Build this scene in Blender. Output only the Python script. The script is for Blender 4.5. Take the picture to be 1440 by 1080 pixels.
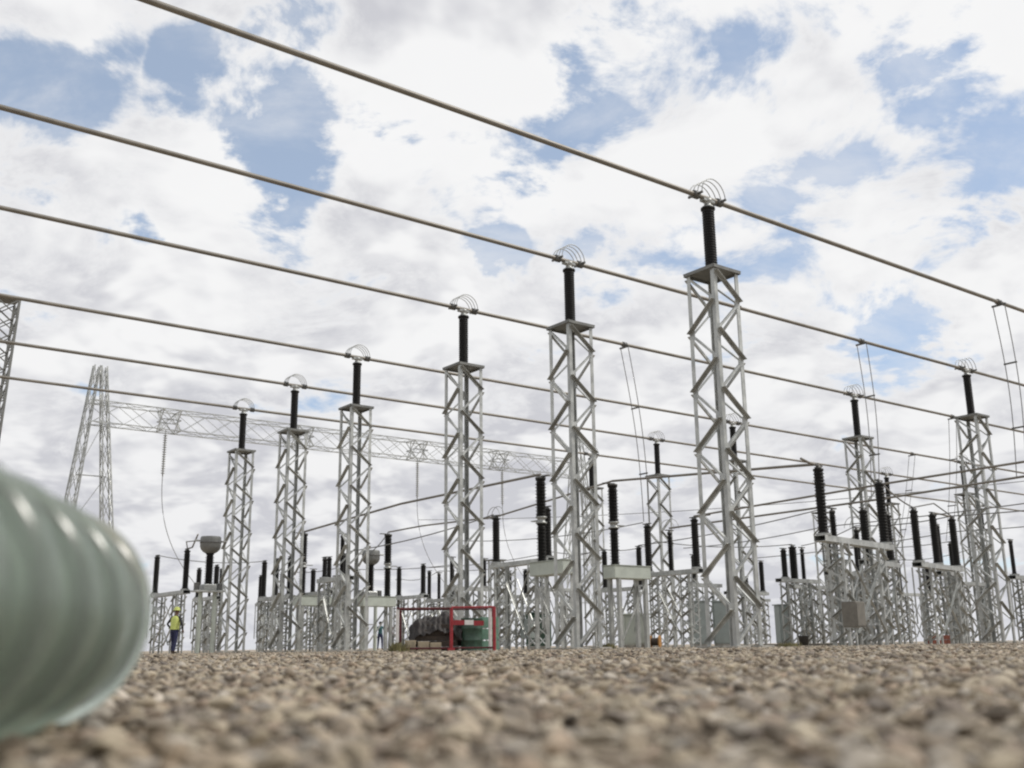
import bpy, math, random
import numpy as np
from mathutils import Vector, Matrix
from mathutils import noise as mnoise

for o in list(bpy.data.objects):
    bpy.data.objects.remove(o)
SC = bpy.context.scene
COL = SC.collection
random.seed(7)
R = math.radians
PI = math.pi

# ------------------------------------------------------------------ camera
cam_data = bpy.data.cameras.new('camera')
cam = bpy.data.objects.new('camera', cam_data)
COL.objects.link(cam)
CAM_H = 0.118
cam.matrix_world = (Matrix.Translation((0, 0, CAM_H)) @ Matrix.Rotation(PI / 2 + 0.2472, 4, 'X')
                    @ Matrix.Rotation(-0.0125, 4, 'Z'))
cam_data.sensor_width = 36.0
cam_data.lens = 36.57
cam_data.clip_start = 0.05
cam_data.clip_end = 9000
cam_data.dof.use_dof = True
cam_data.dof.focus_distance = 30.0
cam_data.dof.aperture_fstop = 2.4
SC.camera = cam

# ------------------------------------------------------------------ light
SUN_DIR = Vector((0.9, 0.02, 1.0)).normalized()       # towards the sun
SUN_EL = math.asin(SUN_DIR.z)
SUN_AZ = math.atan2(SUN_DIR.x, SUN_DIR.y)               # clockwise from +Y
sun_data = bpy.data.lights.new('sun', 'SUN')
sun_data.energy = 2.4
sun_data.angle = R(8)
sun_data.color = (1.0, 0.95, 0.88)
sun = bpy.data.objects.new('sun', sun_data)
sun.rotation_euler = SUN_DIR.to_track_quat('Z', 'Y').to_euler()
sun.location = (20, -20, 60)
COL.objects.link(sun)

SC.view_settings.view_transform = 'Standard'
SC.view_settings.look = 'None'
SC.view_settings.gamma = 1.0
SC.view_settings.use_curve_mapping = False
SC.view_settings.exposure = 0.0
SC.cycles.pixel_filter_type = 'BLACKMAN_HARRIS'
SC.cycles.filter_width = 2.15
SC.cycles.use_denoising = True
SC.cycles.max_bounces = 10
SC.cycles.transmission_bounces = 10
SC.cycles.sample_clamp_indirect = 4.0


class NT:
    """small helper to write node trees"""
    def __init__(self, tree):
        self.t = tree; self.n = tree.nodes; self.l = tree.links
    def new(self, kind, **kw):
        n = self.n.new(kind)
        for k, v in kw.items():
            setattr(n, k, v)
        return n
    def put(self, sock, v):
        if isinstance(v, bpy.types.NodeSocket):
            self.l.new(v, sock)
        else:
            sock.default_value = v
    def math(self, op, a, b=0.0, clamp=False):
        n = self.new('ShaderNodeMath', operation=op, use_clamp=clamp)
        self.put(n.inputs[0], a); self.put(n.inputs[1], b)
        return n.outputs[0]
    def vmath(self, op, a, b=(0, 0, 0), out=0):
        n = self.new('ShaderNodeVectorMath', operation=op)
        self.put(n.inputs[0], a); self.put(n.inputs[1], b)
        return n.outputs[out]
    def vscale(self, a, s):
        n = self.new('ShaderNodeVectorMath', operation='SCALE')
        self.put(n.inputs[0], a); self.put(n.inputs['Scale'], s)
        return n.outputs[0]
    def noise(self, vec, scale, detail=5, rough=0.55, lac=2.0, dist=0.0, out=0):
        n = self.new('ShaderNodeTexNoise')
        if vec is not None:
            self.put(n.inputs['Vector'], vec)
        n.inputs['Scale'].default_value = scale; n.inputs['Detail'].default_value = detail
        n.inputs['Roughness'].default_value = rough; n.inputs['Lacunarity'].default_value = lac
        n.inputs['Distortion'].default_value = dist
        return n.outputs[out]
    def remap(self, v, a, b, c=0.0, d=1.0, kind='SMOOTHSTEP'):
        n = self.new('ShaderNodeMapRange', interpolation_type=kind)
        self.put(n.inputs[0], v)
        for i, q in zip((1, 2, 3, 4), (a, b, c, d)):
            self.put(n.inputs[i], q)
        return n.outputs[0]
    def mix(self, f, a, b, blend='MIX'):
        n = self.new('ShaderNodeMix', data_type='RGBA', blend_type=blend)
        self.put(n.inputs[0], f); self.put(n.inputs[6], a); self.put(n.inputs[7], b)
        return n.outputs[2]


def c4(c):
    return (c[0], c[1], c[2], 1.0)


# ------------------------------------------------------------------ sky with broken cloud
world = bpy.data.worlds.new('World')
SC.world = world
world.use_nodes = True
W = NT(world.node_tree)
W.n.clear()
SKY = 0.15
sky = W.new('ShaderNodeTexSky', sky_type='NISHITA', sun_disc=False, sun_elevation=SUN_EL, sun_rotation=SUN_AZ,
            altitude=1500, air_density=1.0, dust_density=1.6, ozone_density=1.0)
dirv = W.new('ShaderNodeTexCoord').outputs['Generated']
sep = W.new('ShaderNodeSeparateXYZ'); W.put(sep.inputs[0], dirv)
zc = W.math('ADD', W.math('MAXIMUM', sep.outputs[2], 0.0), 0.30)
comb = W.new('ShaderNodeCombineXYZ')
W.put(comb.inputs[0], W.math('DIVIDE', sep.outputs[0], zc))
W.put(comb.inputs[1], W.math('DIVIDE', sep.outputs[1], zc))
comb.inputs[2].default_value = 3.7
cp = comb.outputs[0]                                            # the cloud deck, seen in perspective
wn = W.vmath('SUBTRACT', W.noise(dirv, 6.0, 5, 0.6, out=1), (0.5, 0.5, 0.5))
dirw = W.vmath('ADD', dirv, W.vscale(wn, 0.22))
# openings where the blue shows between the clouds: direction and angular radius
GAPS = [(-0.381, 0.804, 0.457, 0.034, 0.8),
        (-0.269, 0.832, 0.486, 0.031, 0.8),
        (-0.187, 0.823, 0.536, 0.034, 0.8),
        (-0.180, 0.870, 0.459, 0.048, 1),
        (-0.195, 0.889, 0.415, 0.038, 1.05),
        (-0.109, 0.872, 0.477, 0.034, 0.95),
        (-0.100, 0.851, 0.516, 0.031, 0.7),
        (-0.019, 0.933, 0.360, 0.025, 0.85),
        (-0.011, 0.904, 0.427, 0.031, 0.8),
        (0.075, 0.859, 0.507, 0.044, 1),
        (0.049, 0.880, 0.472, 0.038, 0.95),
        (0.107, 0.830, 0.547, 0.041, 0.9),
        (0.016, 0.900, 0.436, 0.031, 0.8),
        (0.207, 0.829, 0.520, 0.031, 0.75),
        (0.311, 0.793, 0.523, 0.027, 0.7),
        (0.364, 0.801, 0.476, 0.038, 0.9),
        (0.383, 0.850, 0.362, 0.025, 0.75),
        (0.358, 0.898, 0.256, 0.041, 0.85),
        (0.436, 0.854, 0.284, 0.024, 0.8),
        (-0.326, 0.865, 0.382, 0.019, 0.6),
        (-0.123, 0.984, 0.130, 0.027, 0.4),
        (-0.149, 0.966, 0.212, 0.031, 0.4)]
gap = None
for (gx, gy, gz, gr, gs) in GAPS:
    dd = W.vmath('DISTANCE', dirw, (gx, gy, gz), out=1)
    g = W.remap(dd, gr * 2.5, 0.0, 0.0, gs)
    gap = g if gap is None else W.math('MAXIMUM', gap, g)


def deck(p, det=10):
    """height field of the cloud layer: broad banks, heaps, and fine curls"""
    big = W.noise(p, 1.5, 3, 0.5, dist=0.3)
    mid = W.noise(p, 4.6, det, 0.62, dist=0.35)
    d = W.math('ADD', W.math('MULTIPLY', W.math('SUBTRACT', big, 0.5), 0.6), W.math('MULTIPLY', W.math('SUBTRACT', mid, 0.5), 1.15))
    return d


d0 = deck(cp)
vo = W.new('ShaderNodeTexVoronoi', feature='F1', normalize=True)        # rounded heads on the cloud edges
W.put(vo.inputs['Vector'], W.vmath('ADD', cp, W.vscale(W.vmath('SUBTRACT', W.noise(cp, 6.0, 3, 0.55, out=1), (0.5, 0.5, 0.5)), 0.16)))
vo.inputs['Scale'].default_value = 6.5; vo.inputs['Detail'].default_value = 2.0; vo.inputs['Roughness'].default_value = 0.55
puff = W.math('MULTIPLY', W.math('SUBTRACT', 0.33, vo.outputs['Distance']), 0.42)
d0 = W.math('ADD', d0, puff)
open_ = W.math('MULTIPLY', gap, W.remap(W.noise(cp, 7.5, 8, 0.62, dist=0.3), 0.30, 0.70, 0.04, 0.46, 'LINEAR'))
dens = W.math('SUBTRACT', W.math('ADD', d0, W.remap(sep.outputs[2], 0.10, 0.50, 0.24, 0.128, 'LINEAR')), open_)
ds = deck(cp, 3.5)
d1 = deck(W.vmath('ADD', cp, (SUN_DIR.x * 0.06, SUN_DIR.y * 0.06 + 0.08, 0)), 3.5)
d2 = deck(W.vmath('ADD', cp, (SUN_DIR.x * 0.2, SUN_DIR.y * 0.2 + 0.25, 0)), 3.5)
wisp = W.math('MULTIPLY', W.math('SUBTRACT', W.noise(W.vmath('MULTIPLY', cp, (1.0, 1.35, 1.0)), 3.4, 8, 0.6, dist=0.3), 0.42), 0.9)
cover = W.math('MAXIMUM', W.remap(dens, -0.065, 0.10), W.remap(wisp, 0.0, 0.26, 0.0, 0.55))
thick = W.remap(dens, 0.04, 0.26)
lee = W.math('ADD', W.math('MULTIPLY', W.math('SUBTRACT', d1, ds), 0.55), W.math('MULTIPLY', W.math('SUBTRACT', d2, ds), 0.65))
relief = W.remap(lee, -0.17, 0.2)
bright = c4((6.2, 6.2, 6.22)); grey = c4((4.1, 4.13, 4.4))
dark = W.math('MULTIPLY', W.math('ADD', W.math('MULTIPLY', thick, 0.72), 0.18), W.math('ADD', W.math('MULTIPLY', relief, 1.2), 0.05), True)
low = W.remap(sep.outputs[2], 0.02, 0.3, 0.18, 0.0)
dark = W.math('ADD', dark, low, True)
ccol = W.mix(dark, bright, grey)
veil = W.mix(W.remap(sep.outputs[2], 0.05, 0.5, 0.42, 0.40), sky.outputs[0], c4((4.4, 5.05, 5.8)))
scol = W.mix(cover, veil, ccol)
hz = W.remap(sep.outputs[2], 0.0, 0.10, 0.5, 0.0)
scol = W.mix(hz, scol, c4((4.5, 4.55, 4.9)))
bg = W.new('ShaderNodeBackground'); W.put(bg.inputs[0], scol); bg.inputs[1].default_value = SKY
wo = W.new('ShaderNodeOutputWorld'); W.l.new(bg.outputs[0], wo.inputs[0])

# ------------------------------------------------------------------ materials
MATS = {}


def mat(name, base, rough=0.6, metal=0.0, var=0.12, scale=6.0, bump=0.0, bscale=40.0, spec=0.5, stain=None, coat=0.0):
    m = bpy.data.materials.new(name); m.use_nodes = True
    N = NT(m.node_tree); p = N.n['Principled BSDF']
    tc = N.new('ShaderNodeTexCoord').outputs['Object']
    oi = N.new('ShaderNodeObjectInfo').outputs['Random']
    off = N.vmath('ADD', tc, N.vscale(N.vmath('ADD', (0, 0, 0), (17.0, 9.0, 5.0)), oi))
    n = N.noise(off, scale, 6, 0.6)
    lo = c4([v * (1 - var * 1.6) for v in base]); hi = c4([min(1, v * (1 + var)) for v in base])
    col = N.mix(N.remap(n, 0.3, 0.7), lo, hi)
    if stain:
        s = N.remap(N.noise(off, scale * 2.7, 7, 0.7), 0.56, 0.72)
        col = N.mix(N.math('MULTIPLY', s, stain[3]), col, c4(stain[:3]))
    if 'steel' in name:                                  # each bar has its own age of zinc
        col = N.mix(N.remap(oi, 0, 1, 0.0, 0.42, 'LINEAR'), col, c4([v * 0.5 for v in base]))
    N.put(p.inputs['Base Color'], col)
    p.inputs['Metallic'].default_value = metal
    p.inputs['Specular IOR Level'].default_value = spec
    N.put(p.inputs['Roughness'], N.remap(n, 0.2, 0.8, max(0.02, rough - 0.1), min(1, rough + 0.1)))
    p.inputs['Coat Weight'].default_value = coat
    if bump:
        b = N.new('ShaderNodeBump'); b.inputs['Strength'].default_value = bump; b.inputs['Distance'].default_value = 0.01
        N.put(b.inputs['Height'], N.noise(off, bscale, 5, 0.65)); N.put(p.inputs['Normal'], b.outputs[0])
    MATS[name] = m
    return m


mat('galvanised_steel', (0.48, 0.495, 0.48), 0.45, 0.55, 0.18, 3.5, 0.15, 60, stain=(0.30, 0.27, 0.22, 0.35))
mat('weathered_steel', (0.22, 0.225, 0.215), 0.55, 0.3, 0.18, 3.5, 0.15, 60, stain=(0.22, 0.19, 0.15, 0.35))
mat('aluminium_tube', (0.215, 0.20, 0.175), 0.5, 0.4, 0.14, 2.0, 0.1, 50, stain=(0.26, 0.22, 0.17, 0.5))
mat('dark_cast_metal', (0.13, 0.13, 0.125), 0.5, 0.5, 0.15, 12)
mat('cast_metal', (0.36, 0.37, 0.36), 0.45, 0.5, 0.12, 12)
mat('black_insulator', (0.0095, 0.009, 0.0085), 0.5, 0.0, 0.2, 9, spec=0.25)
mat('brown_insulator', (0.040, 0.027, 0.024), 0.35, 0.0, 0.2, 9, spec=0.5)
mat('concrete', (0.36, 0.345, 0.31), 0.9, 0.0, 0.2, 5, 0.5, 30)
mat('pale_green_paint', (0.46, 0.50, 0.45), 0.45, 0.0, 0.06, 3, stain=(0.30, 0.27, 0.2, 0.25))
mat('grey_cabinet_paint', (0.30, 0.34, 0.33), 0.45, 0.0, 0.07, 3, stain=(0.2, 0.17, 0.13, 0.3))
mat('brown_box_paint', (0.15, 0.14, 0.12), 0.6, 0.0, 0.15, 5)
mat('conductor_wire', (0.20, 0.20, 0.195), 0.5, 0.5, 0.1, 10)
mat('red_paint', (0.30, 0.022, 0.03), 0.45, 0.0, 0.15, 8, stain=(0.2, 0.04, 0.03, 0.4))
mat('maroon_paint', (0.10, 0.018, 0.022), 0.5, 0.0, 0.2, 8)
mat('white_paint', (0.74, 0.72, 0.70), 0.5, 0.0, 0.08, 8)
mat('dark_tarpaulin', (0.028, 0.023, 0.021), 0.65, 0.0, 0.3, 6, 0.5, 9)
mat('old_timber', (0.06, 0.047, 0.037), 0.8, 0.0, 0.3, 6, 0.4, 40)
mat('cream_board', (0.40, 0.34, 0.24), 0.75, 0.0, 0.12, 6)
mat('dark_green_paint', (0.035, 0.075, 0.05), 0.5, 0.0, 0.2, 6)
mat('light_green_plastic', (0.20, 0.36, 0.27), 0.5, 0.0, 0.1, 6)
mat('black_plastic', (0.02, 0.02, 0.02), 0.5, 0.0, 0.1, 6)
mat('rusty_red', (0.22, 0.07, 0.045), 0.75, 0.0, 0.2, 9)
mat('orange_plastic', (0.40, 0.20, 0.06), 0.6, 0.0, 0.15, 9)
mat('hi_vis_yellow', (0.52, 0.58, 0.17), 0.7, 0.0, 0.08, 12)
mat('navy_cloth', (0.022, 0.026, 0.075), 0.85, 0.0, 0.2, 12)
mat('black_cloth', (0.022, 0.022, 0.026), 0.85, 0.0, 0.2, 12)
mat('teal_cloth', (0.035, 0.11, 0.12), 0.85, 0.0, 0.2, 12)
mat('maroon_cloth', (0.12, 0.045, 0.05), 0.85, 0.0, 0.2, 12)
mat('brown_skin', (0.14, 0.075, 0.05), 0.55, 0.0, 0.1, 12)
mat('boot_leather', (0.05, 0.035, 0.025), 0.6, 0.0, 0.1, 12)
mat('dry_grass', (0.17, 0.155, 0.07), 0.8, 0.0, 0.3, 3)

# toughened glass of the disc insulators
g = bpy.data.materials.new('green_glass'); g.use_nodes = True
N = NT(g.node_tree); p = N.n['Principled BSDF']
tc = N.new('ShaderNodeTexCoord').outputs['Object']
N.put(p.inputs['Base Color'], N.mix(N.remap(N.noise(tc, 9, 4), 0.3, 0.7), c4((0.68, 0.77, 0.68)), c4((0.78, 0.85, 0.78))))
p.inputs['Transmission Weight'].default_value = 0.92
p.inputs['Roughness'].default_value = 0.24
p.inputs['IOR'].default_value = 1.5
MATS['green_glass'] = g

STONE_RAMP = [(0.0, (0.086, 0.071, 0.056)), (0.16, (0.237, 0.191, 0.137)), (0.32, (0.423, 0.363, 0.268)), (0.46, (0.302, 0.258, 0.203)), (0.56, (0.171, 0.148, 0.127)),
              (0.66, (0.378, 0.294, 0.218)), (0.80, (0.474, 0.413, 0.314)), (0.9, (0.257, 0.235, 0.203)), (1.0, (0.565, 0.505, 0.425))]


def ramp(N, fac, stops):
    r = N.new('ShaderNodeValToRGB'); e = r.color_ramp.elements
    e[0].position = stops[0][0]; e[0].color = c4(stops[0][1])
    e[1].position = stops[-1][0]; e[1].color = c4(stops[-1][1])
    for q, c in stops[1:-1]:
        x = e.new(q); x.color = c4(c)
    N.put(r.inputs[0], fac)
    return r.outputs[0]


def stone_mat(name, attr):
    m = bpy.data.materials.new(name); m.use_nodes = True
    N = NT(m.node_tree); p = N.n['Principled BSDF']
    if attr:
        f = N.new('ShaderNodeAttribute', attribute_name='tone').outputs['Fac']
        pos = N.new('ShaderNodeNewGeometry').outputs['Position']
    else:
        f = N.new('ShaderNodeObjectInfo').outputs['Random']
        pos = N.new('ShaderNodeNewGeometry').outputs['Position']
    col = ramp(N, f, STONE_RAMP)
    n = N.noise(pos, 70, 6, 0.65)
    col = N.mix(N.remap(n, 0.25, 0.75, 0.0, 0.55), col, N.mix(1.0, col, c4((0.6, 0.58, 0.55)), 'MULTIPLY'))
    N.put(p.inputs['Base Color'], col)
    p.inputs['Roughness'].default_value = 0.85
    b = N.new('ShaderNodeBump'); b.inputs['Strength'].default_value = 0.5; b.inputs['Distance'].default_value = 0.004
    N.put(b.inputs['Height'], n); N.put(p.inputs['Normal'], b.outputs[0])
    MATS[name] = m


stone_mat('crushed_stone', True)
stone_mat('loose_stone', False)

m = bpy.data.materials.new('gravel_ground'); m.use_nodes = True
N = NT(m.node_tree); p = N.n['Principled BSDF']
pos = N.new('ShaderNodeNewGeometry').outputs['Position']
v = N.new('ShaderNodeTexVoronoi'); v.inputs['Scale'].default_value = 18.0; N.put(v.inputs['Vector'], pos)
sp = N.new('ShaderNodeSeparateColor'); N.put(sp.inputs[0], v.outputs['Color'])
col = ramp(N, sp.outputs[0], STONE_RAMP)
big = N.remap(N.noise(pos, 0.35, 5, 0.6), 0.35, 0.7)
col = N.mix(N.math('MULTIPLY', big, 0.45), col, c4((0.33, 0.27, 0.20)))
N.put(p.inputs['Base Color'], col); p.inputs['Roughness'].default_value = 0.95
b = N.new('ShaderNodeBump'); b.inputs['Strength'].default_value = 1.0; b.inputs['Distance'].default_value = 0.02
N.put(b.inputs['Height'], N.math('SUBTRACT', 1.0, v.outputs['Distance'])); N.put(p.inputs['Normal'], b.outputs[0])
MATS['gravel_ground'] = m


# ------------------------------------------------------------------ mesh helpers
class MB:
    """collects vertices and faces of one mesh"""
    def __init__(self):
        self.v = []; self.f = []; self.s = []
    def add(self, vs, fs, smooth=False):
        k = len(self.v); self.v += [tuple(q) for q in vs]
        self.f += [tuple(i + k for i in f) for f in fs]; self.s += [smooth] * len(fs)
        return self
    def box(self, a, b, bev=0.0):
        (x0, y0, z0), (x1, y1, z1) = a, b
        if bev <= 0:
            vs = [(x, y, z) for z in (z0, z1) for y in (y0, y1) for x in (x0, x1)]
            return self.add(vs, [(0, 2, 3, 1), (4, 5, 7, 6), (0, 1, 5, 4), (2, 6, 7, 3), (0, 4, 6, 2), (1, 3, 7, 5)])
        # chamfered on the vertical edges and the top
        def ring(d, z):
            return [(x0 + d + bev, y0 + d, z), (x1 - d - bev, y0 + d, z), (x1 - d, y0 + d + bev, z), (x1 - d, y1 - d - bev, z),
                    (x1 - d - bev, y1 - d, z), (x0 + d + bev, y1 - d, z), (x0 + d, y1 - d - bev, z), (x0 + d, y0 + d + bev, z)]
        vs = ring(bev * .6, z0) + ring(0, z0 + bev) + ring(0, z1 - bev) + ring(bev * .6, z1)
        fs = [tuple(range(7, -1, -1)), tuple(range(24, 32))]
        for r in range(3):
            for i in range(8):
                j = (i + 1) % 8
                fs.append((r * 8 + i, r * 8 + j, r * 8 + 8 + j, r * 8 + 8 + i))
        return self.add(vs, fs)
    def prism(self, prof, P0, P1, U, V):
        """profile (u, v) swept from P0 to P1"""
        P0, P1, U, V = Vector(P0), Vector(P1), Vector(U), Vector(V)
        n = len(prof)
        vs = [P0 + U * a + V * c for a, c in prof] + [P1 + U * a + V * c for a, c in prof]
        fs = [(i, (i + 1) % n, n + (i + 1) % n, n + i) for i in range(n)] + [tuple(range(n - 1, -1, -1)), tuple(range(n, 2 * n))]
        return self.add(vs, fs)
    def angle(self, P0, P1, U, V, w, t):
        return self.prism([(0, 0), (w, 0), (w, t), (t, t), (t, w), (0, w)], P0, P1, U, V)
    def bar(self, P0, P1, w, h, up=(0, 0, 1)):
        P0, P1 = Vector(P0), Vector(P1); d = (P1 - P0).normalized(); up = Vector(up)
        if abs(d.dot(up)) > 0.99:
            up = Vector((1, 0, 0))
        s = d.cross(up).normalized(); u = s.cross(d)
        return self.prism([(-w / 2, -h / 2), (w / 2, -h / 2), (w / 2, h / 2), (-w / 2, h / 2)], P0, P1, s, u)
    def tube(self, pts, r, n=8, cap=True):
        pts = [Vector(q) for q in pts]; vs = []; fs = []
        rr = r if isinstance(r, (list, tuple)) else [r] * len(pts)
        up = Vector((0, 0, 1))
        for i, q in enumerate(pts):
            d = (pts[min(i + 1, len(pts) - 1)] - pts[max(i - 1, 0)]).normalized()
            a = up if abs(d.dot(up)) < 0.97 else Vector((0, 1, 0))
            s = d.cross(a).normalized(); u = s.cross(d)
            for k in range(n):
                an = 2 * PI * k / n
                vs.append(q + (s * math.cos(an) + u * math.sin(an)) * rr[i])
        for i in range(len(pts) - 1):
            for k in range(n):
                k2 = (k + 1) % n
                fs.append((i * n + k, i * n + k2, (i + 1) * n + k2, (i + 1) * n + k))
        self.add(vs, fs, True)
        if cap:
            self.add([vs[k] for k in range(n)], [tuple(range(n))])
            self.add(vs[-n:], [tuple(range(n - 1, -1, -1))])
        return self
    def lathe(self, prof, n=16, smooth=True, axis='Z'):
        vs = []; fs = []
        for (r, z) in prof:
            for k in range(n):
                a = 2 * PI * k / n
                q = (r * math.cos(a), r * math.sin(a), z)
                vs.append(q if axis == 'Z' else (q[0], q[2], q[1]))
        for i in range(len(prof) - 1):
            for k in range(n):
                k2 = (k + 1) % n
                fs.append((i * n + k, i * n + k2, (i + 1) * n + k2, (i + 1) * n + k) if axis == 'Z'
                          else (i * n + k2, i * n + k, (i + 1) * n + k, (i + 1) * n + k2))
        return self.add(vs, fs, smooth)
    def mesh(self, name):
        me = bpy.data.meshes.new(name)
        me.from_pydata(self.v, [], self.f)
        me.polygons.foreach_set('use_smooth', self.s)
        me.update()
        return me


MESH = {}


def cached(key, make):
    if key not in MESH:
        MESH[key] = make().mesh(key if isinstance(key, str) else str(key[0]))
    return MESH[key]


def ob(name, me, material, parent=None, loc=(0, 0, 0), rot=(0, 0, 0)):
    if isinstance(me, MB):
        me = me.mesh(name)
    o = bpy.data.objects.new(name, me)
    if not me.materials:
        me.materials.append(MATS[material])
    COL.objects.link(o)
    o.location = loc; o.rotation_euler = rot
    if parent:
        o.parent = parent
    return o


def tag(o, label, cat, group=None):
    o['label'] = label; o['category'] = cat
    if group:
        o['group'] = group
    return o


def thing(name, label, cat, loc, rz=0.0, group=None):
    o = bpy.data.objects.new(name, None); o.empty_display_size = 0.2
    COL.objects.link(o); o.location = loc; o.rotation_euler = (0, 0, rz)
    return tag(o, label, cat, group)


# ------------------------------------------------------------------ yard grid: s runs along the busbars, t across them
TH = 0.6521
ORG = Vector((5.024, 24.519, 0))
BD = Vector((math.cos(TH), math.sin(TH), 0)); CD = Vector((-math.sin(TH), math.cos(TH), 0))
PH, GAPX, ROW = 5.4535, 1.803, 21.683


def yard(s, t, z=0.0):
    return ORG + BD * s + CD * t + Vector((0, 0, z))


def tube_t(n):
    return (n - 1) * PH + (GAPX if n > 3 else 0)


# ------------------------------------------------------------------ ground and gravel
rng = np.random.default_rng(11)
gm = MB()
GX = [-4000, -300, -60, 0, 60, 300, 4000]; GY = [-4000, -200, -20, 0, 60, 300, 6000]
gm.add([(x, y, 0) for y in GY for x in GX], [(j * 7 + i, j * 7 + i + 1, j * 7 + i + 8, j * 7 + i + 7) for j in range(6) for i in range(6)])
ground = ob('ground', gm, 'gravel_ground')
ground['kind'] = 'structure'


def ico(sub):
    import bmesh
    bm = bmesh.new(); bmesh.ops.create_icosphere(bm, subdivisions=sub, radius=1.0)
    bm.verts.ensure_lookup_table()
    v = np.array([q.co[:] for q in bm.verts]); f = np.array([[q.index for q in p.verts] for p in bm.faces])
    bm.free()
    return v, f


def stone_shape(v):
    """a crushed stone: a ball cut by a few flat breaks"""
    q = v.copy()
    for k in range(7):
        n = rng.normal(size=3); n /= np.linalg.norm(n)
        d = rng.uniform(0.32, 0.68); h = q @ n
        q -= np.outer(np.maximum(h - d, 0), n)
    q *= rng.normal(1, 0.05, size=(len(q), 1))
    return q * np.array([1.0, rng.uniform(0.65, 0.95), rng.uniform(0.28, 0.5)])


ICO1, ICO2 = ico(1), ico(2)
ICO1B = ICO2
SH1 = [stone_shape(ICO1[0]) for _ in range(16)]
SH2 = [stone_shape(ICO2[0]) for _ in range(16)]
SH1B = SH2


def scatter(y0, y1, step, rmin, rmax, keep=1.0):
    """jittered field of stones in the part of the yard in front of the camera"""
    ys = np.arange(y0, y1, step); out = []
    for y in ys:
        half = 0.56 * y + 1.3
        xs = np.arange(-half, half, step)
        n = len(xs)
        if keep < 1:
            xs = xs[rng.random(n) < keep]; n = len(xs)
        x = xs + rng.uniform(-.55, .55, n) * step; yy = y + rng.uniform(-.55, .55, n) * step
        r = rmin + (rmax - rmin) * rng.random(n) ** 1.8
        out.append(np.stack([x, yy, r], 1))
    return np.concatenate(out)


near = np.concatenate([scatter(0.62, 3.6, 0.038, 0.013, 0.033), scatter(0.62, 3.6, 0.10, 0.024, 0.042, 0.5)])
mid = np.concatenate([scatter(3.6, 11, 0.056, 0.02, 0.042), scatter(3.6, 11, 0.13, 0.028, 0.058, 0.5)])
far = np.concatenate([scatter(11, 34, 0.125, 0.035, 0.068)])


def inst(fields, shapes, faces):
    V = []; F = []; T = []; k = 0
    nv = len(shapes[0])
    for (x, y, r) in fields:
        q = shapes[rng.integers(len(shapes))]
        a = rng.uniform(0, 2 * PI); ca, sa = math.cos(a), math.sin(a)
        tx, ty = rng.normal(0, .2, 2)
        p = q * r
        z = p[:, 2] + tx * p[:, 0] + ty * p[:, 1]
        V.append(np.stack([x + ca * p[:, 0] - sa * p[:, 1], y + sa * p[:, 0] + ca * p[:, 1], z + r * rng.uniform(-.1, .5)], 1))
        F.append(faces + k); k += nv
        T.append(np.full(nv, rng.random()))
    return np.concatenate(V), np.concatenate(F), np.concatenate(T)


# the 300 stones that show largest are single stones under the ground
inview = (np.abs(near[:, 0]) < 0.49 * near[:, 1]) & (near[:, 1] > 1.02)
px = np.where(inview, near[:, 2] / near[:, 1], 0)
order = np.argsort(-px); single = np.zeros(len(near), bool); single[order[:300]] = True
stone_meshes = []
for k, q in enumerate(SH2):
    me = bpy.data.meshes.new('stone'); me.from_pydata([tuple(a) for a in q], [], [tuple(int(i) for i in f) for f in ICO2[1]])
    me.materials.append(MATS['loose_stone']); stone_meshes.append(me)
for (x, y, r) in near[single]:
    o = bpy.data.objects.new('stone', stone_meshes[rng.integers(16)])
    COL.objects.link(o); o.parent = ground
    o.location = (x, y, r * rng.uniform(.1, .45)); o.scale = (r, r, r)
    o.rotation_euler = (rng.normal(0, .25), rng.normal(0, .25), rng.uniform(0, 6.28))
parts = [inst(near[~single], SH1B, ICO1B[1]), inst(mid, SH1, ICO1[1]), inst(far, SH1, ICO1[1])]
k = 0; Vs = []; Fs = []; Ts = []
for (v_, f_, t_) in parts:
    Vs.append(v_); Fs.append(f_ + k); Ts.append(t_); k += len(v_)
Vs = np.concatenate(Vs).astype(np.float32); Fs = np.concatenate(Fs).astype(np.int32); Ts = np.concatenate(Ts).astype(np.float32)
me = bpy.data.meshes.new('gravel')
me.vertices.add(len(Vs)); me.vertices.foreach_set('co', Vs.ravel())
me.loops.add(len(Fs) * 3); me.loops.foreach_set('vertex_index', Fs.ravel())
me.polygons.add(len(Fs)); me.polygons.foreach_set('loop_start', np.arange(0, len(Fs) * 3, 3, dtype=np.int32))
me.update(calc_edges=True)
at = me.attributes.new('tone', 'FLOAT', 'POINT'); at.data.foreach_set('value', Ts)
me.materials.append(MATS['crushed_stone'])
gravel = bpy.data.objects.new('gravel', me); COL.objects.link(gravel); gravel.parent = ground
gravel['kind'] = 'stuff'
print('gravel triangles', len(Fs))


# ------------------------------------------------------------------ steel lattice
def leg_mesh(H, w, t):
    return cached(('leg', H, w, t), lambda: MB().angle((0, 0, 0), (0, 0, H), (-1, 0, 0), (0, -1, 0), w, t))


def brace_mesh(a, z0, z1, w, t, out):
    def mk():
        P0 = Vector((-a / 2, 0, z0)); P1 = Vector((a / 2, 0, z1)); d = (P1 - P0).normalized()
        n = Vector((-d.z, 0, d.x))
        if n.z < 0:
            n = -n
        # flat flange on the tower face, the other flange standing out at its upper edge
        wo_ = w * 1.5 if out else w
        return MB().prism([(0, 0), (w, 0), (w, t), (t, t), (t, wo_), (0, wo_)], P0 + n * w / 2, P1 + n * w / 2, -n, (0, -1 if out else 1, 0))
    return cached(('brace', a, z0, z1, w, t, out), mk)


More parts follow.
